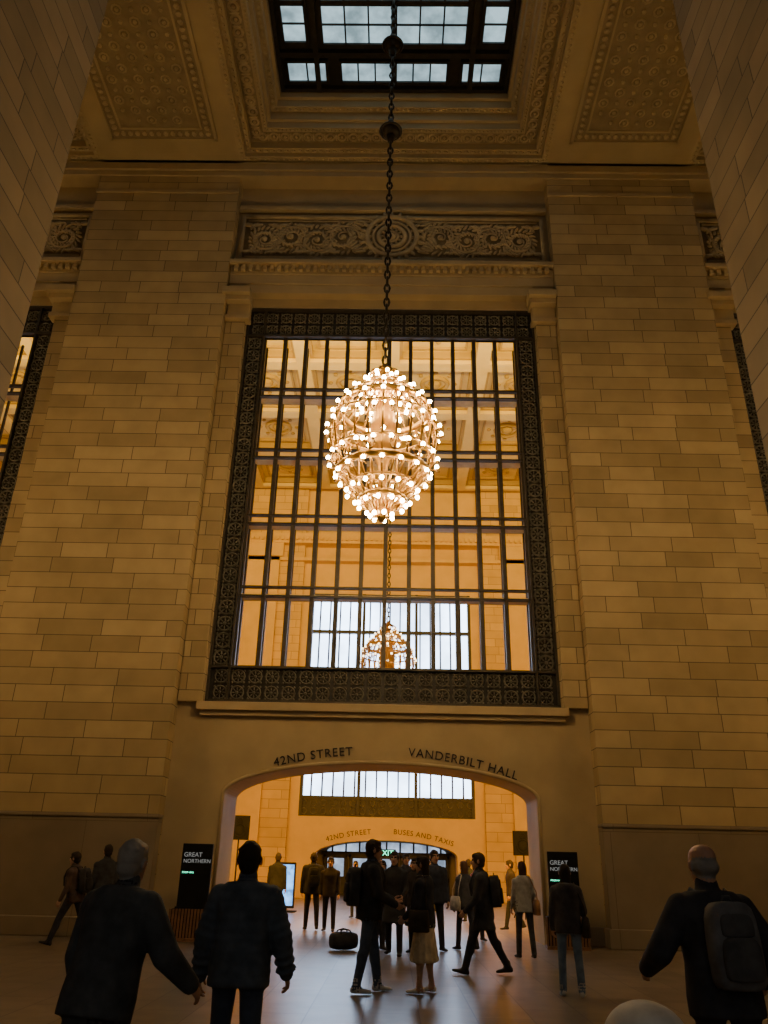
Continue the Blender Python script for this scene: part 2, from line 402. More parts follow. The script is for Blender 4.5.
# skylight
def skylight():
    b=MB(); H=3.60
    b.box(-H,H,-H,H,.12,.2,0)
    frame(b,H,H-.12,-.05,.15,0)
    P=[]
    for sy in (-1,1):
        for sx in (-1,1):
            P.append((2.1,3.32,2.62,3.3,sx,sy,2,1)); P.append((.06,1.65,2.62,3.3,sx,sy,3,1))
            P.append((2.62,3.32,.85,2.0,sx,sy,1,2)); P.append((.06,2.15,.85,2.05,sx,sy,3,2)); P.append((.06,2.15,.05,.75,sx,sy,3,1)); P.append((2.62,3.32,.05,.75,sx,sy,1,1))
    for x0,x1,y0,y1,sx,sy,nx,ny in P:
        a,c=sorted((x0*sx,x1*sx)); d,e=sorted((y0*sy,y1*sy))
        b.box(a,c,d,e,.07,.11,1)
        b.box(a-.05,a+.03,d-.05,e+.05,0,.12,0); b.box(c-.03,c+.05,d-.05,e+.05,0,.12,0); b.box(a,c,d-.05,d+.03,0,.12,0); b.box(a,c,e-.03,e+.05,0,.12,0)
        for i in range(1,nx): x=a+(c-a)*i/nx; b.box(x-.025,x+.025,d,e,.03,.12,0)
        for i in range(1,ny): y=d+(e-d)*i/ny; b.box(a,c,y-.025,y+.025,.03,.12,0)
    for s in (-1,1):
        b.box(s*2.38-.08,s*2.38+.08,-H,H,-.06,.12,0); b.box(-H,H,s*2.34-.08,s*2.34+.08,-.06,.12,0)
    return b.mesh('skylight',[M_IRON,M_SKY])
SKY=skylight()
for cx in (0,-BAY,BAY): link('skylight',SKY,(cx,YC,ZC+1.5))

# ------------------------------------------------------------------ chandelier
def chandelier(ztop,bulb):
    b=MB()   # origin at globe centre ; 0 bronze 1 bulb 2 chain
    prof=[(1.50,.16),(1.34,.40),(1.08,.68),(.78,.90),(.42,1.04),(.05,1.07),(-.30,1.01),(-.65,.86),(-.95,.65),(-1.22,.42),(-1.45,.20)]
    NR=24
    for i in range(NR):
        t=2*math.pi*i/NR; b.tube([(r*math.cos(t),r*math.sin(t),z) for z,r in prof],.026,0,5,ref=V((0,0,1)))
    for z,r,w in ((1.34,.40,.05),(1.08,.68,.03),(.78,.90,.07),(.42,1.04,.03),(-.30,1.01,.03),(-.65,.86,.08),(-.95,.65,.03),(-1.22,.42,.07)):
        b.torus((0,0,z),r,w,V((0,0,1)),0,36,6)
    for i in range(12):
        t=2*math.pi*(i+.5)/12
        for z0,r0 in ((.60,.98),(-.48,.93)):
            b.torus((r0*math.cos(t),r0*math.sin(t),z0),.10,.018,V((math.cos(t),math.sin(t),0)),0,12,4)
    core=[(1.9,.05),(1.75,.12),(1.6,.09),(1.45,.2),(1.1,.12),(.6,.24),(.3,.28),(0,.28),(-.25,.22),(-.5,.10),(-1.0,.08),(-1.35,.2),(-1.52,.12),(-1.68,.04)]
    b.loft([(V((0,0,z)),V((r,0,0)),V((0,r,0))) for z,r in core[::-1]],14,0)
    for i in range(10):
        t=2*math.pi*i/10; b.tube([(.12*math.cos(t),.12*math.sin(t),1.76),(.30*math.cos(t),.30*math.sin(t),1.66),(.40*math.cos(t),.40*math.sin(t),1.40)],[.03,.025,.02],0,5,ref=V((0,0,1)))
    tiers=[(1.54,.32,9),(1.30,.54,12),(1.02,.82,16),(.66,1.04,18),(.24,1.15,22),(-.42,1.08,20),(-.76,.92,16),(-1.06,.70,14),(-1.32,.46,11),(-1.54,.22,7)]
    for q,(z,r,n) in enumerate(tiers):
        for i in range(n):
            t=2*math.pi*(i+.5*(q%2))/n; c,s_=math.cos(t),math.sin(t)
            b.tube([((r-.14)*c,(r-.14)*s_,z-.05),(r*c,r*s_,z-.05)],.015,0,4,ref=V((0,0,1)))
            sg=1 if z>-.9 else -1
            b.loft([(V((r*c,r*s_,z-.07*sg)),V((.024,0,0)),V((0,.024,0))),(V((r*c,r*s_,z-.02*sg)),V((.030,0,0)),V((0,.030,0)))],6,0)
            b.ell((r*c,r*s_,z+.02*sg),(.043,.043,.05),1,6,4)
    for z,r,n in ((.75,.45,8),(.15,.42,8),(1.2,.28,10),(1.0,.55,12),(1.32,.20,8),(-1.2,.26,6)):
        for i in range(n):
            t=2*math.pi*i/n; b.ell((r*math.cos(t),r*math.sin(t),z),(.043,.043,.05),1,6,4); b.tube([(.1*math.cos(t),.1*math.sin(t),z-.05),(r*math.cos(t),r*math.sin(t),z-.05)],.013,0,4,ref=V((0,0,1)))
    z=1.9; k=0
    while z<ztop-.1:
        n=V((1,0,0)) if k%2 else V((0,1,0))
        b.torus((0,0,z+.11),.10,.028,n,2,10,4,sx=.55,sz=1.25); z+=.19; k+=1
    for zz in (8.75,11.9):
        b.ell((0,0,zz),(.22,.22,.19),2,14,8); b.torus((0,0,zz),.25,.035,V((0,0,1)),2,18,6)
        b.loft([(V((0,0,zz+.18)),V((.12,0,0)),V((0,.12,0))),(V((0,0,zz+.42)),V((.04,0,0)),V((0,.04,0)))],10,2)
        b.loft([(V((0,0,zz-.40)),V((.04,0,0)),V((0,.04,0))),(V((0,0,zz-.18)),V((.12,0,0)),V((0,.12,0)))],10,2)
    b.loft([(V((0,0,ztop-.2)),V((.06,0,0)),V((0,.06,0))),(V((0,0,ztop)),V((.22,0,0)),V((0,.22,0)))],12,0)
    return b.mesh('chandelier',[M_BRONZE,bulb,M_CHAIN],True)
CH=chandelier(23.93-9.14,M_BULB)
for cx in (0,-BAY,BAY): link('chandelier',CH,(cx,13.68,9.14))  # side-bay copies are out of view, added to light the piers
CH2=chandelier(22.4-8.9,M_BULB2)
for cx in (0,-BAY,BAY): link('chandelier',CH2,(cx,31.7,8.9))

# ------------------------------------------------------------------ Vanderbilt hall beyond
YF=42.4; HC=ZC
b=MB()
w2=3.55
poly=[(-5,0),(-w2,0)]+arch_pts(w2,1.95,.72)+[(w2,0),(5,0),(5,3.75),(-5,3.75)]
b.prism(poly,YF+.3,YF+1.4,1)
b.box(-5,-4.5,YF+.3,YF+1.4,3.75,15.6,1); b.box(4.5,5,YF+.3,YF+1.4,3.75,15.6,1); b.box(-5,5,YF+.3,YF+1.4,15.6,HC,1)
for sx in (-1,1):
    x0,x1=sorted((5*sx,9.6*sx)); b.box(x0,x1,YF,YF+1.4,0,HC,0)
    cx=sx*BAY; b.box(cx-5,cx+5,YF+.3,YF+1.4,0,3.9,1); b.box(cx-5,cx-4.5,YF+.3,YF+1.4,3.9,15.6,1); b.box(cx+4.5,cx+5,YF+.3,YF+1.4,3.9,15.6,1); b.box(cx-5,cx+5,YF+.3,YF+1.4,15.6,HC,1)
    x0,x1=sorted((19.6*sx,31*sx)); b.box(x0,x1,YF,YF+1.4,0,HC,0)
b.obj('wall_hall_south',[M_HALL,M_HPL])
def farwin():
    b=MB(); W=4.5; Z0,Z1=3.75,15.6
    b.box(-W,W,.7,.74,Z0,Z1,1)
    b.box(-W,W,.45,.6,Z0,4.65,0)
    for i in range(18): 
        x=-W+.25+(2*W-.5)*i/17
        for z in (4.0,4.4): b.torus((x,.42,z),.15,.03,mi=2,seg=10,sd=4)
    for i in range(17): x=-W+2*W*i/16; b.box(x-.04,x+.04,.4,.6,Z0,Z1,0)
    for x in (-W,-1.55,1.40,W-.16): b.box(x,x+.16,.3,.6,Z0,Z1,0)
    for i in range(6): z=4.65+(Z1-4.65)*i/5; b.box(-W,W,.38,.6,z-.09,z+.09,0)
    return b.mesh('far_window',[M_IRON,M_DAY,M_IRON2])
FW=farwin()
link('window_4',FW,(0,YF,0)); link('window_5',FW,(-BAY,YF,0)); link('window_6',FW,(BAY,YF,0))
b=MB()
b.box(-31,31,YB,YF+.5,HC,HC+.3,0)
for i in range(14):
    for j in range(5):
        cx=-26+4*i; cy=23.2+4.2*j
        for (hh,hy,w,z,mi) in ((2.0,2.1,.30,-.55,0),(1.7,1.8,.14,-.35,1),(1.3,1.4,.1,-.12,1)):
            b.box(cx-hh,cx+hh,cy+hy-w,cy+hy,HC+z,HC+.01,mi); b.box(cx-hh,cx+hh,cy-hy,cy-hy+w,HC+z,HC+.01,mi); b.box(cx-hh,cx-hh+w,cy-hy+w,cy+hy-w,HC+z,HC+.01,mi); b.box(cx+hh-w,cx+hh,cy-hy+w,cy+hy-w,HC+z,HC+.01,mi)
        b.torus((cx,cy,HC-.05),.6,.12,V((0,0,1)),1,14,5); b.ell((cx,cy,HC-.05),(.32,.32,.2),1,8,4)
        for k in range(8):
            t=k*math.pi/4; b.ell((cx+.95*math.cos(t),cy+.95*math.sin(t),HC-.03),(.12,.12,.08),1,6,3)
b.obj('ceiling_hall',[M_HCEIL,M_HORN])
b=MB()
for k in (-1.5,-.5,.5,1.5):
    px=BAY*k
    b.box(px-.9,px+.9,YF-.25,YF,0,17.6); b.box(px-1.1,px+1.1,YF-.4,YF,17.6,18.4)
b.box(-31,31,YF-.45,YF+.3,18.4,19.0); b.box(-31,31,YF-.25,YF+.3,17.4,17.6)
n=140
for i in range(n):
    x=-20+40*i/n; b.box(x-.07,x+.07,YF-.6,YF-.4,18.55,18.75)
b.obj('trim_5',[M_HPL])
E2=empty('hall_lettering')
arc_text(E2,'42ND STREET',.34,-3.0,0,2.98,11,YF+.28,M_TEXT2)
arc_text(E2,'BUSES AND TAXIS',.34,.35,3.9,2.98,11,YF+.28,M_TEXT2)
b=MB(); b.box(-5,5,47.6,47.8,0,4); b.box(-5,-4.6,43.8,47.8,0,4); b.box(4.6,5,43.8,47.8,0,4); b.box(-5,5,43.8,47.8,3.4,3.6)
b.obj('wall_vestibule',[M_DADO])
b=MB()
for i in range(5):
    cx=-2.8+1.4*i
    b.box(cx-.66,cx+.66,47.45,47.5,0,2.05,0)
    b.box(cx-.45,cx+.45,47.40,47.46,.9,1.85,1)
    for z in (.0,.8,1.9): b.box(cx-.66,cx+.66,47.35,47.5,z,z+.14,0)
    for x in (cx-.66,cx+.55): b.box(x,x+.11,47.35,47.5,0,2.05,0)
b.box(-3.6,3.6,47.4,47.5,2.05,2.2,0)
b.prism([(-3.3,2.2)]+[(3.3*math.sin(t)*1,2.2+.5*math.cos(t)) for t in [math.pi*(-.5+i/16) for i in range(17)]],47.42,47.46,1)
for i in range(9): x=-3.0+.75*i; b.box(x-.05,x+.05,47.36,47.44,2.2,2.7,0)
b.obj('door_1',[M_IRON,M_DAY2])
b=MB(); b.box(-.5,.5,43.6,43.7,1.95,2.28,0)
so=b.obj('exit_sign',[M_BLACK])
t=bpy.data.curves.new('sign_text','FONT'); t.body='EXIT'; t.size=.36; t.align_x='CENTER'; t.extrude=.01; t.materials.append(M_GREEN)
o=bpy.data.objects.new('sign_text',t); COL.objects.link(o); o.location=(0,43.58,1.99); o.rotation_euler=(math.pi/2,0,0); o.parent=so

# ------------------------------------------------------------------ furniture
def poster_stand(x,y,rz):
    e=empty('poster_stand',(x,y,0),rz)
    b=MB(); b.box(-.32,.32,-.05,.05,.62,1.86,0); b.box(-.35,.35,-.07,.07,.58,.64,0); b.obj('panel',[M_BLACK],parent=e,bevel=.01)
    b=MB(); b.box(-.44,.44,-.2,.22,0,.06,0); b.box(-.40,.40,-.13,.19,.06,.60,1)
    for i in range(14): xx=-.42+.84*i/13; b.box(xx-.02,xx+.02,-.17,-.12,.05,.60,0)
    b.obj('slatted_base',[M_WOOD,M_BLACK],parent=e)
    for body,z,s in (('GREAT',1.60,.125),('NORTHERN',1.48,.107),('FOOD HALL',1.28,.045)):
        t=bpy.data.curves.new('print','FONT'); t.body=body; t.size=s; t.extrude=.003; t.materials.append(M_WHITE if s>.1 else M_GREEN)
        o=bpy.data.objects.new('print',t); COL.objects.link(o); o.location=(-.28,-.055,z); o.rotation_euler=(math.pi/2,0,0); o.parent=e
poster_stand(-3.90,18.45,.1); poster_stand(3.98,18.6,-.1)
def kiosk(x,y):
    e=empty('display_screen',(x,y,0))
    b=MB(); b.box(-.36,.36,-.06,.10,.12,1.55,0); b.box(-.45,.45,-.25,.25,0,.05,0); b.box(-.12,.12,-.05,.08,.05,.14,0); b.obj('housing',[M_BLACK],parent=e,bevel=.02)
    b=MB(); b.box(-.31,.31,-.075,-.06,.20,1.48,0); b.obj('screen',[M_SCREEN],parent=e)
kiosk(-3.4,30)
def speaker(x,y,z,rz):
    e=empty('loudspeaker',(x,y,0),rz)
    b=MB(); b.loft([(V((0,0,z-.38)),V((.34,0,0)),V((0,.26,0))),(V((0,0,z+.38)),V((.34,0,0)),V((0,.26,0)))],16,0,n=8); b.obj('cabinet',[M_BLACK],parent=e)
    b=MB()
    b.torus((0,-.27,z-.1),.2,.02,V((0,1,0)),0,20,6); b.ell((0,-.26,z-.1),(.15,.03,.15),0,12,6); b.torus((0,-.27,z+.22),.08,.015,V((0,1,0)),0,14,5)
    b.tube([(0,0,.5),(0,0,z-.3)],.025,0,8)
    for i in range(3):
        t=i*2.094+.5; b.tube([(0,0,.95),(.5*math.cos(t),.5*math.sin(t),.02)],.016,0,6)
    b.obj('tripod_stand',[M_BLACK],parent=e,smooth=True)
speaker(-4.95,29,2.6,.2); speaker(4.75,29,2.3,-.2)

# ------------------------------------------------------------------ people
_fm={}
def cloth(c,rough=.85):
    k=(c,rough)
    if k not in _fm: _fm[k]=plain('fabric_%d'%len(_fm),c,rough,noise=.3,scale=9,bump=.6,spec=.25)
    return _fm[k]
SKIN=plain('skin',(.50,.28,.18),.55,noise=.08,scale=10,bump=.05)
LIP=plain('lips',(.35,.12,.10),.5); EYEW=plain('eye_white',(.7,.68,.62),.3,noise=0); EYED=plain('iris',(.03,.02,.01),.2,noise=0)
def remesh(mb,name,mats,vox,parent,smooth_it=3,bias=None):
    me=mb.mesh(name+'_src',mats)
    src=bpy.data.objects.new('tmp',me); COL.objects.link(src)
    md=src.modifiers.new('r','REMESH'); md.mode='VOXEL'; md.voxel_size=vox
    if smooth_it: ms=src.modifiers.new('s','SMOOTH'); ms.iterations=smooth_it; ms.factor=.5
    dg=bpy.context.evaluated_depsgraph_get(); out=bpy.data.meshes.new_from_object(src.evaluated_get(dg),preserve_all_data_layers=False,depsgraph=dg)
    bpy.data.objects.remove(src); out.name=name
    lab=[0]*len(mb.v)
    for f,mi in zip(mb.f,mb.m):
        for i in f: lab[i]=mi
    kd=KDTree(len(mb.v))
    for i,p in enumerate(mb.v): kd.insert(p,i)
    kd.balance()
    out.materials.clear()
    for m in mats: out.materials.append(m)
    if bias:
        mi=[]
        for p in out.polygons:
            best=min(kd.find_n(p.center,14),key=lambda r:r[2]-bias.get(lab[r[1]],0)); mi.append(lab[best[1]])
    else: mi=[lab[kd.find(p.center)[1]] for p in out.polygons]
    out.polygons.foreach_set('material_index',mi); out.polygons.foreach_set('use_smooth',[True]*len(out.polygons)); out.update()
    o=bpy.data.objects.new(name,out); COL.objects.link(o); o.parent=parent; return o
def rad(a): return math.radians(a)
def person(name,x,y,yaw,h,legs=((4,2),(-4,4)),arms=((5,8,12,0),(-3,8,14,0)),lean=2,turn=0,nod=0,female=False,
           top=(.03,.03,.035),bottom=(.03,.035,.05),shoes=(.03,.025,.02),hair=(.03,.02,.012),hairstyle='short',
           coat=0,puff=.0,skirt=None,pack=None,bag=None,cap=None,vox=.018,stance=3,quilt=0,headk=1.0):
    s=h/1.75; e=empty(name,(x,y,0),rad(yaw)); 
    mt=[cloth(top),cloth(bottom),cloth(shoes,.5),SKIN,cloth(hair,.7),LIP,EYEW,EYED]
    if skirt: mt[1]=cloth(skirt[1]) ; mt.append(cloth(bottom)); legm=8
    else: legm=1
    X=V((1,0,0)); th,sh,ak=.435*s,.415*s,.085*s
    J=[]
    for side,(a,k) in zip((-1,1),legs):
        ab=rad(stance)
        d1=V((side*math.sin(ab),math.sin(rad(a))*math.cos(ab),-math.cos(rad(a))*math.cos(ab)))
        a2=a-k; d2=V((side*math.sin(ab)*.5,math.sin(rad(a2)),-math.cos(rad(a2)))).normalized()
        hp=V((side*.09*s,0,0)); kn=hp+d1*th; an=kn+d2*sh; J.append([hp,kn,an,a2])
    low=min(j[2].z for j in J); hz=ak-low
    up=V((0,math.sin(rad(lean)),math.cos(rad(lean)))); fr=V((0,math.cos(rad(lean)),-math.sin(rad(lean))))
    B=MB()
    lw=.9 if female else 1.0
    for side,(hp,kn,an,a2) in zip((-1,1),J):
        for p in (hp,kn,an): p.z+=hz
        B.cap(hp+V((0,0,.02*s)),kn,.095*s*lw,.068*s*lw,legm,14)
        B.cap(kn,an,.068*s*lw,.054*s if not skirt else .036*s,legm,14)
        cal=kn.lerp(an,.3)+V((0,-.014*s,0)); B.ell(cal,(.058*s*lw,.060*s*lw,.11*s),legm,12,8)
        pit=0
        if an.z>ak*1.25: pit=min(45,(an.z-ak)/(.0022*s)*.4)
        elif a2>12: pit=-12
        fd=V((side*.12,math.cos(rad(pit)),-math.sin(rad(pit)))).normalized(); fu=V((0,math.sin(rad(pit)),math.cos(rad(pit)))); sd=fd.cross(fu).normalized()
        base=an+fu*(-.045*s)
        rr=[(-.075,.022,.018,.0),(-.065,.036,.034,.002),(-.02,.038,.042,.006),(.04,.042,.036,.0),(.10,.048,.028,-.008),(.15,.044,.024,-.012),(.185,.030,.018,-.016),(.195,.014,.010,-.018)]
        B.loft([(base+fd*(q*s)+fu*(o*s),sd*(rx*s),fu*(ry*s)) for q,rx,ry,o in rr],14,2,n=2.6)
        B.cap(an+V((0,0,-.02*s)),an+V((0,0,.05*s)),.045*s,.045*s,2 if not skirt else 3,10)
    O=V((0,0,hz))
    w=.90 if female else 1.0
    tr=[(-.10,.125,.10,0,1),(-.03,.168,.118,-.005,1),(.05,.165,.115,0,1),(.15,.148,.105,.005,0),(.27,.160,.115,.008,0),(.37,.178,.122,.008,0),(.435,.178,.112,0,0),(.485,.135,.092,-.008,0),(.525,.078,.07,-.005,0),(.56,.058,.058,.0,3)]
    def dense(tr,st=.025):
        R=[]
        for i in range(len(tr)-1):
            n=max(1,int((tr[i+1][0]-tr[i][0])/st))
            for k in range(n):
                f=k/n; R.append([tr[i][q]+(tr[i+1][q]-tr[i][q])*f for q in range(4)]+[tr[i][4]])
        R.append(list(tr[-1])); return R
    def rings(tr,add,qa=0): return [(O+up*(a*s)+fr*(o*s),X*((rx*w+add+qa*abs(math.sin(a*48)))*s),fr*((ry+add+qa*abs(math.sin(a*48)))*s)) for a,rx,ry,o,_ in tr]
    B.loft(rings(dense(tr),.0),20,1)
    jk=[(-.13 if not coat else -.14,.172,.130,0,0),(-.03,.174,.128,0,0),(.07,.165,.122,0,0),(.15,.156,.116,.005,0),(.27,.164,.122,.008,0),(.37,.178,.126,.008,0),(.44,.176,.112,0,0),(.49,.146,.094,-.008,0),(.53,.100,.080,-.004,0)]
    B.loft(rings(dense(jk,.012 if quilt else .025),.015+puff,quilt),24,0,n=2.3)
    B.cap(O+up*(.515*s),O+up*(.570*s)+fr*(.004*s),.076*s,.070*s,0,14)
    if coat:
        c=[]
        for i in range(12):
            f=i/11; z=hz-.10*s-coat*s*f
            c.append((V((0,(-.0-.01*f)*s,z))+V((0,math.sin(rad((legs[0][0]+legs[1][0])/2))*.3*f*s,0)),X*((.185+.055*f)*w*s),V((0,(.14+.06*f)*s,0))))
        B.loft(c,22,0,n=2.3)
    if skirt:
        c=[]; ln=skirt[0]
        for i in range(16):
            f=i/15; z=hz+.06*s-ln*s*f
            c.append((V((0,0,z)),X*((.155+.085*f)*s),V((0,(.12+.07*f)*s,0))))
        B.loft(c,28,1)
        for i in range(14):
            t=2*math.pi*i/14
            B.tube([(math.cos(t)*.150*s,math.sin(t)*.115*s,hz+.02*s),(math.cos(t)*.240*s,math.sin(t)*.190*s,hz+.06*s-ln*s*.97)],[.008*s,.022*s],1,8,step=.03)
    shz=.435
    hands=[]
    for side,(p,ab,bend,inn) in zip((-1,1),arms):
        sj=O+up*(shz*s)+X*(side*(.188 if not female else .162)*s)-fr*(.005*s)
        def dr(pp,aa): return (-up*math.cos(rad(pp))*math.cos(rad(aa))+fr*math.sin(rad(pp))*math.cos(rad(aa))+X*(side*math.sin(rad(aa)))).normalized()
        du=dr(p,ab); df=dr(p+bend,ab-inn if bend>40 else ab*.6-inn)
        el=sj+du*(.285*s); wr=el+df*(.245*s)
        k=.92 if female else 1
        B.ell(sj+du*(.02*s),((.072+puff*.6)*s*k,(.074+puff*.6)*s*k,.075*s),0,12,8)
        B.cap(sj,el,(.060*k+puff)*s,(.050*k+puff)*s,0,12); B.cap(el,wr,(.050*k+puff)*s,(.038*k+puff*.6)*s,0,12)
        if quilt:
            for q in range(5): B.torus(sj.lerp(el,(q+.7)/5),(.054+puff)*s,.012*s,du,0,14,5)
            for q in range(4): B.torus(el.lerp(wr,(q+.5)/4),(.046+puff)*s,.010*s,df,0,14,5)
        hands.append((side,wr,df))
    remesh(B,'body',mt,vox*s,e,4)
    for side,wr,df in hands:
        Hn=MB(); wv=(fr-df*fr.dot(df)); 
        if wv.length<.3: wv=up-df*up.dot(df)
        wv.normalize(); n=df.cross(wv)*1.0
        if n.dot(X*side)>0: n=-n
        q=.95*s
        Hn.loft([(wr+df*(a*q),wv*(rw*q),n*(rn*q)) for a,rw,rn in ((-.05,.026,.022),(0,.027,.021),(.02,.033,.019),(.05,.041,.018),(.085,.042,.016),(.10,.038,.012))],14,0,n=2.4)
        for off,ln,ba in ((.031,.072,.092),(.011,.082,.097),(-.010,.076,.094),(-.030,.060,.086)):
            pt=wr+df*(ba*q)+wv*(off*q)-df*(.012*q); pts=[pt]; a=10
            for seg_,fl in enumerate((.46,.31,.25)):
                a+=16+seg_*6; dd=df*math.cos(rad(a))+n*math.sin(rad(a)); pts.append(pts[-1]+dd*(ln*fl*q))
            Hn.tube(pts,[.0105*q,.0098*q,.0088*q,.0062*q],0,8,ref=wv,step=.012)
        tp=wr+df*(.028*q)+wv*(.030*q)+n*(.006*q); t1=tp+(df*.62+wv*.62+n*.35).normalized()*(.042*q); t2=t1+(df*.85+wv*.25+n*.42).normalized()*(.034*q)
        Hn.tube([tp-wv*.012*q,tp,t1,t2],[.013*q,.0145*q,.0118*q,.0075*q],0,8,ref=n,step=.012)
        Hn.obj('hand_left' if side<0 else 'hand_right',[SKIN],smooth=True,parent=e)
    nb=O+up*(.53*s); 
    rot=Matrix.Rotation(rad(turn),3,'Z')@Matrix.Rotation(rad(-lean*.4-nod),3,'X')
    hu=rot@V((0,0,1)); hf=rot@V((0,1,0)); hr=rot@X
    hc=nb+up*(.028*s)+hu*(.120*s*headk)+hf*(.012*s); k=s*(.97 if female else 1.02)*headk
    def P(a,b_,c): return hc+hr*(a*k)+hf*(b_*k)+hu*(c*k)
    Hd=MB()
    hd=[(-.118,.022,.024,.052),(-.110,.036,.040,.045),(-.090,.050,.062,.030),(-.060,.062,.082,.014),(-.025,.070,.092,.004),(.01,.075,.096,-.001),(.045,.077,.096,-.004),(.075,.070,.087,-.007),(.098,.053,.068,-.009),(.110,.034,.044,-.01),(.115,.014,.018,-.01)]
    R=[]
    for i in range(len(hd)-1):
        for q in (0,.5): R.append([hd[i][j]+(hd[i+1][j]-hd[i][j])*q for j in range(4)])
    R.append(hd[-1])
    Hd.loft([(P(0,o,z),hr*(rx*k),hf*(ry*k)) for z,rx,ry,o in R],30,3)
    Hd.cap(nb-up*(.05*s),P(0,-.018,-.06),.060*s*(.88 if female else 1),.056*k*(.88 if female else 1),3,14,.015)
    Hd.tube([P(0,.090,.018),P(0,.104,-.008),P(0,.116,-.026),P(0,.098,-.036)],[.008*k,.011*k,.014*k,.009*k],3,8,ref=hr)
    for sx in (-1,1):
        Hd.ell(P(sx*.013,.100,-.030),(.010*k,.012*k,.008*k),3,6,4,ax=(hr,hf,hu))
        Hd.ell(P(sx*.085,-.008,-.008),(.013*k,.020*k,.033*k),3,12,8,ax=(hr,hf,hu))
        Hd.ell(P(sx*.034,.086,.022),(.022*k,.010*k,.006*k),4 if hairstyle!='bald' else 3,8,4,ax=(hr,hf,hu))
    Hd.ell(P(0,.088,-.060),(.024*k,.010*k,.006*k),5,10,4,ax=(hr,hf,hu))
    A=(hr,hf,hu)
    if hairstyle in('short','long','bun'):
        Hd.ell(P(0,-.022,.028),(.083*k,.094*k,.098*k),4,44,26,ax=A)
        Hd.ell(P(0,.015,.080),(.066*k,.075*k,.042*k),4,40,16,ax=A)
        Hd.ell(P(0,-.045,-.035),(.070*k,.062*k,.062*k),4,36,18,ax=A)
        if hairstyle=='short':
            for i in range(30):
                t=random.uniform(0,6.28); u=random.uniform(.1,1); 
                Hd.ell(P(.070*math.cos(t)*u,-.02+.080*math.sin(t)*u,.118-.06*u*u),(.022*k,.022*k,.016*k),4,10,6,ax=A)
    if hairstyle=='bald': 
        Hd.ell(P(0,-.032,-.010),(.0815*k,.074*k,.060*k),4,44,20,ax=A)
    if hairstyle=='long':
        Hd.loft([(P(0,-.05-.01*i/12,.02-.025*i),hr*((.083+.004*math.sin(i*.5))*k*(1 if i<12 else .8)),hf*((.062-.002*i)*k)) for i in range(15)],40,4)
    if hairstyle=='bun': Hd.ell(P(0,-.115,.05),(.04*k,.04*k,.04*k),4,20,12,ax=A)
    ml=list(mt[:8])
    if cap:
        ml.append(cloth(cap)); Hd.ell(P(0,-.008,.066),(.100*k,.118*k,.086*k),8,50,28,ax=A)
        Hd.loft([(P(0,.075,.062),hr*(.075*k),hu*(.010*k)),(P(0,.10,.061),hr*(.072*k),hu*(.009*k)),(P(0,.12,.060),hr*(.066*k),hu*(.008*k)),(P(0,.15,.052),hr*(.04*k),hu*(.006*k))],24,8)
    remesh(Hd,'head',ml,max(.0065,vox*.45),e,2,bias={4:.008,8:.014})
    Ey=MB()
    for sx in (-1,1):
        Ey.ell(P(sx*.032,.084,.002),(.013*k,.010*k,.008*k),0,10,6,ax=A); Ey.ell(P(sx*.032,.0915,.002),(.0055*k,.004*k,.0055*k),1,8,5,ax=A)
    Ey.obj('eyes',[EYEW,EYED],smooth=True,parent=e)
    if pack:
        Bk=MB(); c=O+up*(.24*s)-fr*(.215*s)
        def bx(cc,wx,dy,hz_,mi,n=4): 
            rr=[]
            for f,sc in ((-1,.55),(-.95,.85),(-.8,1),(-.3,1.03),(.2,1.02),(.6,.97),(.85,.86),(.97,.65),(1,.4)): rr.append((cc+up*(hz_*f*s),X*(wx*sc*s),fr*(dy*(.6+.4*sc)*s)))
            Bk.loft(rr,24,mi,n=n)
        bx(c,.145,.080,.225,0); bx(c-fr*(.08*s)-up*(.07*s),.11,.035,.11,1); bx(c-fr*(.075*s)+up*(.10*s),.095,.022,.06,1)
        for sx in (-1,1):
            pts=[O+X*(sx*a*s)+fr*(b_*s)+up*(cc*s) for a,b_,cc in ((.07,-.13,.40),(.09,-.10,.49),(.11,.0,.53),(.115,.10,.47),(.12,.155,.36),(.135,.15,.22),(.155,.02,.12),(.12,-.13,.08))]
            Bk.tube(pts,.024*s,1,8,flat=.5,ref=X)
        Bk.tube([c+up*(.22*s)+X*(a*s)+up*(b_*s) for a,b_ in ((-.03,0),(-.02,.035),(.02,.035),(.03,0))],.008*s,1,6)
        Bk.obj('backpack',[cloth(pack),cloth(tuple(v*.6 for v in pack))],smooth=True,parent=e)
    if bag:
        sd,bc=bag; Bk=MB(); hip=O+X*(sd*.25*s)-up*(.02*s)
        Bk.loft([(hip+V((0,0,z*s)),X*(a*s),V((0,b_*s,0))) for z,a,b_ in ((-.16,.045,.13),(-.15,.06,.15),(0,.06,.15),(.10,.045,.14),(.12,.02,.13))],18,0,n=3.5)
        sh0=O+up*(.49*s)+X*(sd*.12*s)
        for q in (-.10,.10): Bk.tube([hip+V((0,q*s,.10*s)),hip.lerp(sh0,.5)+V((sd*.05*s,q*1.1*s,0)),sh0+fr*(q*.7*s)+up*.02*s,sh0+up*(.045*s)],.010*s,0,6)
        Bk.obj('shoulder_bag',[cloth(bc)],smooth=True,parent=e)
    return e

DK=(.035,.035,.040)
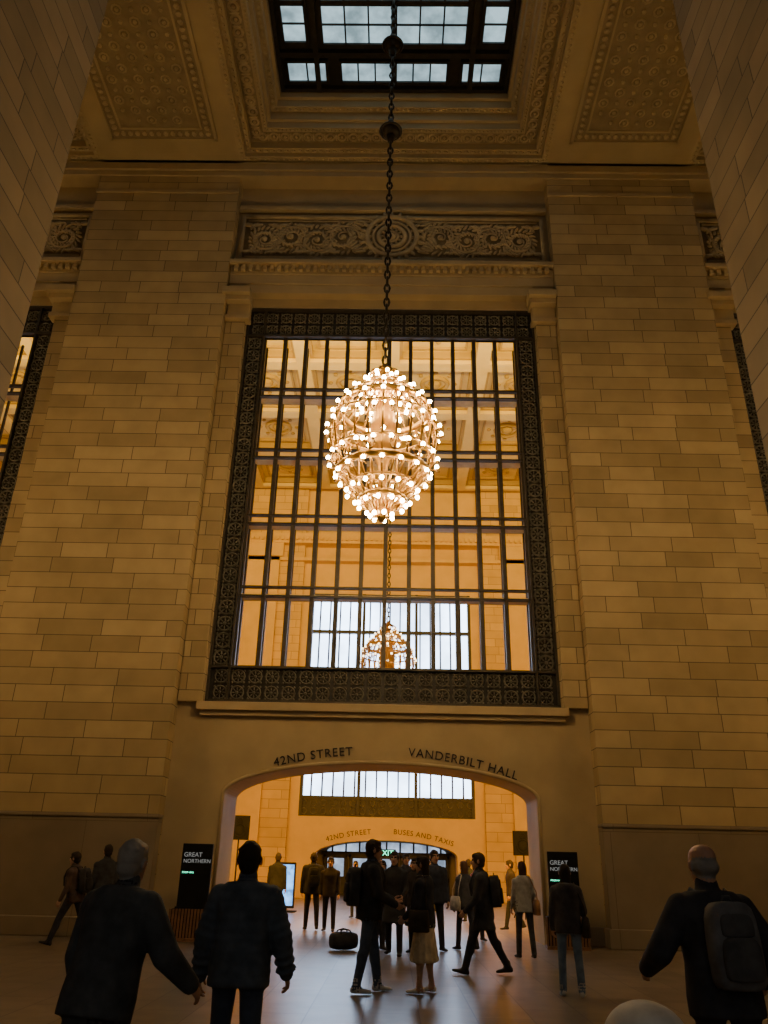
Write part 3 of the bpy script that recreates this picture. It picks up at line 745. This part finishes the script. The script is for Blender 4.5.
# foreground
person('man',-1.27,4.9,-22,1.66,legs=((18,8),(-16,14)),arms=((10,14,22,4),(26,26,34,0)),lean=12,turn=6,top=(.075,.082,.09),bottom=(.03,.03,.035),hair=(.32,.30,.27),coat=.46,puff=.032,vox=.013)
person('man',-.71,6.0,-2,1.66,legs=((10,6),(-10,10)),arms=((-2,16,20,4),(4,19,24,4)),lean=3,top=(.085,.105,.135),bottom=(.055,.07,.105),hair=(.03,.022,.015),puff=.024,vox=.012,stance=4,quilt=.007)
person('man',2.17,5.15,6,1.68,legs=((5,4),(-6,8)),arms=((6,34,62,34),(2,34,50,30)),lean=4,turn=4,top=(.05,.05,.058),bottom=(.045,.045,.05),hair=(.30,.28,.25),hairstyle='bald',pack=(.16,.16,.165),puff=.028,vox=.013)
person('child',.86,2.05,0,1.155,legs=((5,4),(-6,8)),top=(.5,.45,.4),hairstyle='short',cap=(.80,.76,.68),vox=.02,headk=1.4)
# middle ground
person('man',.0,11.8,-78,1.86,legs=((12,4),(-9,4)),arms=((20,8,55,20),(16,8,50,20)),lean=2,nod=4,top=DK,bottom=(.07,.10,.16),shoes=(.6,.6,.58),hair=(.04,.025,.018),puff=.02,pack=(.05,.05,.055))
person('woman',.74,11.9,70,1.66,legs=((3,2),(-3,3)),arms=((10,8,40,10),(10,8,45,15)),female=True,top=(.04,.04,.048),bottom=(.45,.30,.22),skirt=(.62,(.58,.49,.33)),shoes=(.6,.58,.55),hairstyle='long',bag=(-1,(.05,.04,.03)),puff=.012)
person('man',1.76,14.0,82,1.80,legs=((24,8),(-18,12)),arms=((18,6,30,5),(-14,8,18,0)),lean=5,top=(.05,.05,.056),bottom=(.035,.035,.045),hair=(.06,.04,.025),coat=.18,puff=.015,pack=(.05,.05,.055))
person('woman',2.66,11.85,-8,1.60,legs=((6,4),(-8,8)),arms=((4,10,20,4),(10,14,70,10)),female=True,top=(.06,.055,.06),bottom=(.15,.21,.29),shoes=(.5,.48,.45),hairstyle='long',puff=.02,bag=(1,(.06,.045,.03)))
person('woman',2.80,16.6,8,1.66,legs=((5,3),(-6,6)),arms=((5,10,25,5),(5,12,60,20)),female=True,top=(.32,.31,.29),bottom=(.05,.05,.055),hairstyle='long',hair=(.05,.025,.015),bag=(1,(.28,.15,.07)))
person('woman',1.80,17.9,30,1.66,female=True,top=(.08,.08,.09),bottom=(.045,.045,.055),hairstyle='long',hair=(.14,.07,.035),bag=(-1,(.6,.56,.50)),legs=((10,6),(-10,10)))
person('man',.35,16.5,170,1.78,top=DK,bottom=(.03,.03,.035),coat=.3,legs=((8,4),(-8,8)),arms=((12,10,50,20),(5,10,20,0)))
person('woman',.76,17.0,150,1.68,female=True,top=(.035,.03,.03),bottom=(.03,.03,.03),hairstyle='long',coat=.35)
person('man',.0,17.5,-150,1.76,top=(.05,.046,.042),bottom=(.03,.03,.035),hair=(.07,.045,.03),arms=((10,10,60,25),(10,8,40,20)))
person('man',1.15,17.6,200,1.84,top=(.04,.045,.065),bottom=(.03,.03,.035),puff=.02,legs=((8,4),(-12,12)))
person('woman',.10,19.2,175,1.64,female=True,top=(.12,.09,.08),bottom=(.03,.03,.04),hairstyle='long',coat=.25)
person('man',.62,20.1,190,1.80,top=(.04,.04,.05),bottom=(.03,.03,.03),arms=((10,8,50,20),(10,8,20,0)))
person('woman',2.25,20.2,-160,1.66,female=True,top=(.50,.18,.20),bottom=(.05,.05,.06),hairstyle='bun')
person('man',-1.72,22.2,10,1.80,top=(.02,.02,.024),bottom=(.015,.015,.02),puff=.03,legs=((8,4),(-10,10)),pack=(.03,.03,.03))
person('man',-1.25,21.9,175,1.70,top=(.03,.025,.025),bottom=(.015,.015,.02))
person('man',-2.95,24.5,0,1.80,top=(.02,.02,.02),bottom=(.015,.015,.02),vox=.022)
person('woman',-.85,27.5,160,1.66,female=True,top=(.05,.035,.03),bottom=(.03,.03,.03),hairstyle='long',coat=.3,vox=.022)
person('woman',.9,25.0,180,1.68,female=True,top=(.10,.06,.05),bottom=(.03,.03,.04),hairstyle='long',vox=.022)
person('man',2.7,27.0,20,1.76,top=(.03,.035,.045),bottom=(.03,.03,.03),vox=.022)
person('man',3.6,24.0,90,1.76,top=(.04,.03,.03),bottom=(.03,.03,.03),vox=.022,legs=((16,6),(-14,14)))
person('woman',-.3,31.0,0,1.66,female=True,top=(.10,.08,.08),bottom=(.03,.03,.04),hairstyle='long',vox=.022)
person('man',1.8,33.0,185,1.78,top=(.05,.05,.06),bottom=(.03,.03,.03),vox=.022)
# left by the wall
person('man',-5.85,16.9,80,1.72,legs=((26,8),(-22,14)),arms=((10,8,20,0),(-12,8,18,0)),lean=10,top=(.085,.055,.045),bottom=(.045,.045,.06),pack=(.04,.035,.035))
person('man',-5.65,17.9,40,1.82,top=(.04,.04,.045),bottom=(.03,.03,.04),legs=((12,5),(-12,12)))
person('woman',-7.75,16.6,80,1.66,female=True,top=(.20,.16,.15),bottom=(.05,.05,.06),hairstyle='long')

# duffel bag on the floor beside the group
e=empty('duffel_bag',(-.62,17.3,0),.5)
b=MB(); b.loft([(V((x,0,.165)),V((0,r,0)),V((0,0,r*.9))) for x,r in ((-.27,.09),(-.25,.14),(-.15,.17),(0,.178),(.15,.17),(.25,.14),(.27,.09))],20,0,n=2.6); b.obj('case',[cloth((.035,.035,.04))],smooth=True,parent=e)
b=MB()
for sy in (-1,1): b.tube([(-.12,sy*.13,.27),(-.10,sy*.07,.34),(0,sy*.03,.37),(.10,sy*.07,.34),(.12,sy*.13,.27)],.014,0,8)
b.obj('handles',[cloth((.02,.02,.02))],smooth=True,parent=e)

# ------------------------------------------------------------------ lights
def area(name,loc,rot,sx,sy,p,c):
    l=bpy.data.lights.new(name,'AREA'); l.shape='RECTANGLE'; l.size=sx; l.size_y=sy; l.energy=p; l.color=c
    o=bpy.data.objects.new(name,l); COL.objects.link(o); o.location=loc; o.rotation_euler=rot; return o
# unseen lights added to brighten the hall, behind the window wall
area('added_hall_light',(0,21.4,17.6),(rad(180-35),0,0),40,.5,8000,(1,.63,.11))
area('added_hall_light',(0,21.5,5.0),(rad(75),0,0),40,.3,5200,(1,.46,.05))
w=bpy.data.worlds.new('world'); bpy.context.scene.world=w; w.use_nodes=True
w.node_tree.nodes['Background'].inputs[0].default_value=(.95,.92,.85,1); w.node_tree.nodes['Background'].inputs[1].default_value=.24

# ------------------------------------------------------------------ camera
f=785.0; P_=rad(24.27); R_=rad(1.28); H_=1.5
rot=Matrix.Rotation(.018,3,'Z')@Matrix.Rotation(math.pi/2+P_,3,'X')@Matrix.Rotation(R_,3,'Z')
c=bpy.data.cameras.new('camera'); o=bpy.data.objects.new('camera',c); COL.objects.link(o)
c.sensor_fit='VERTICAL'; c.sensor_height=36; c.lens=f*36/1024; c.clip_end=200; c.clip_start=.05
o.matrix_world=Matrix.Translation((.29,0,H_))@rot.to_4x4()
bpy.context.scene.camera=o
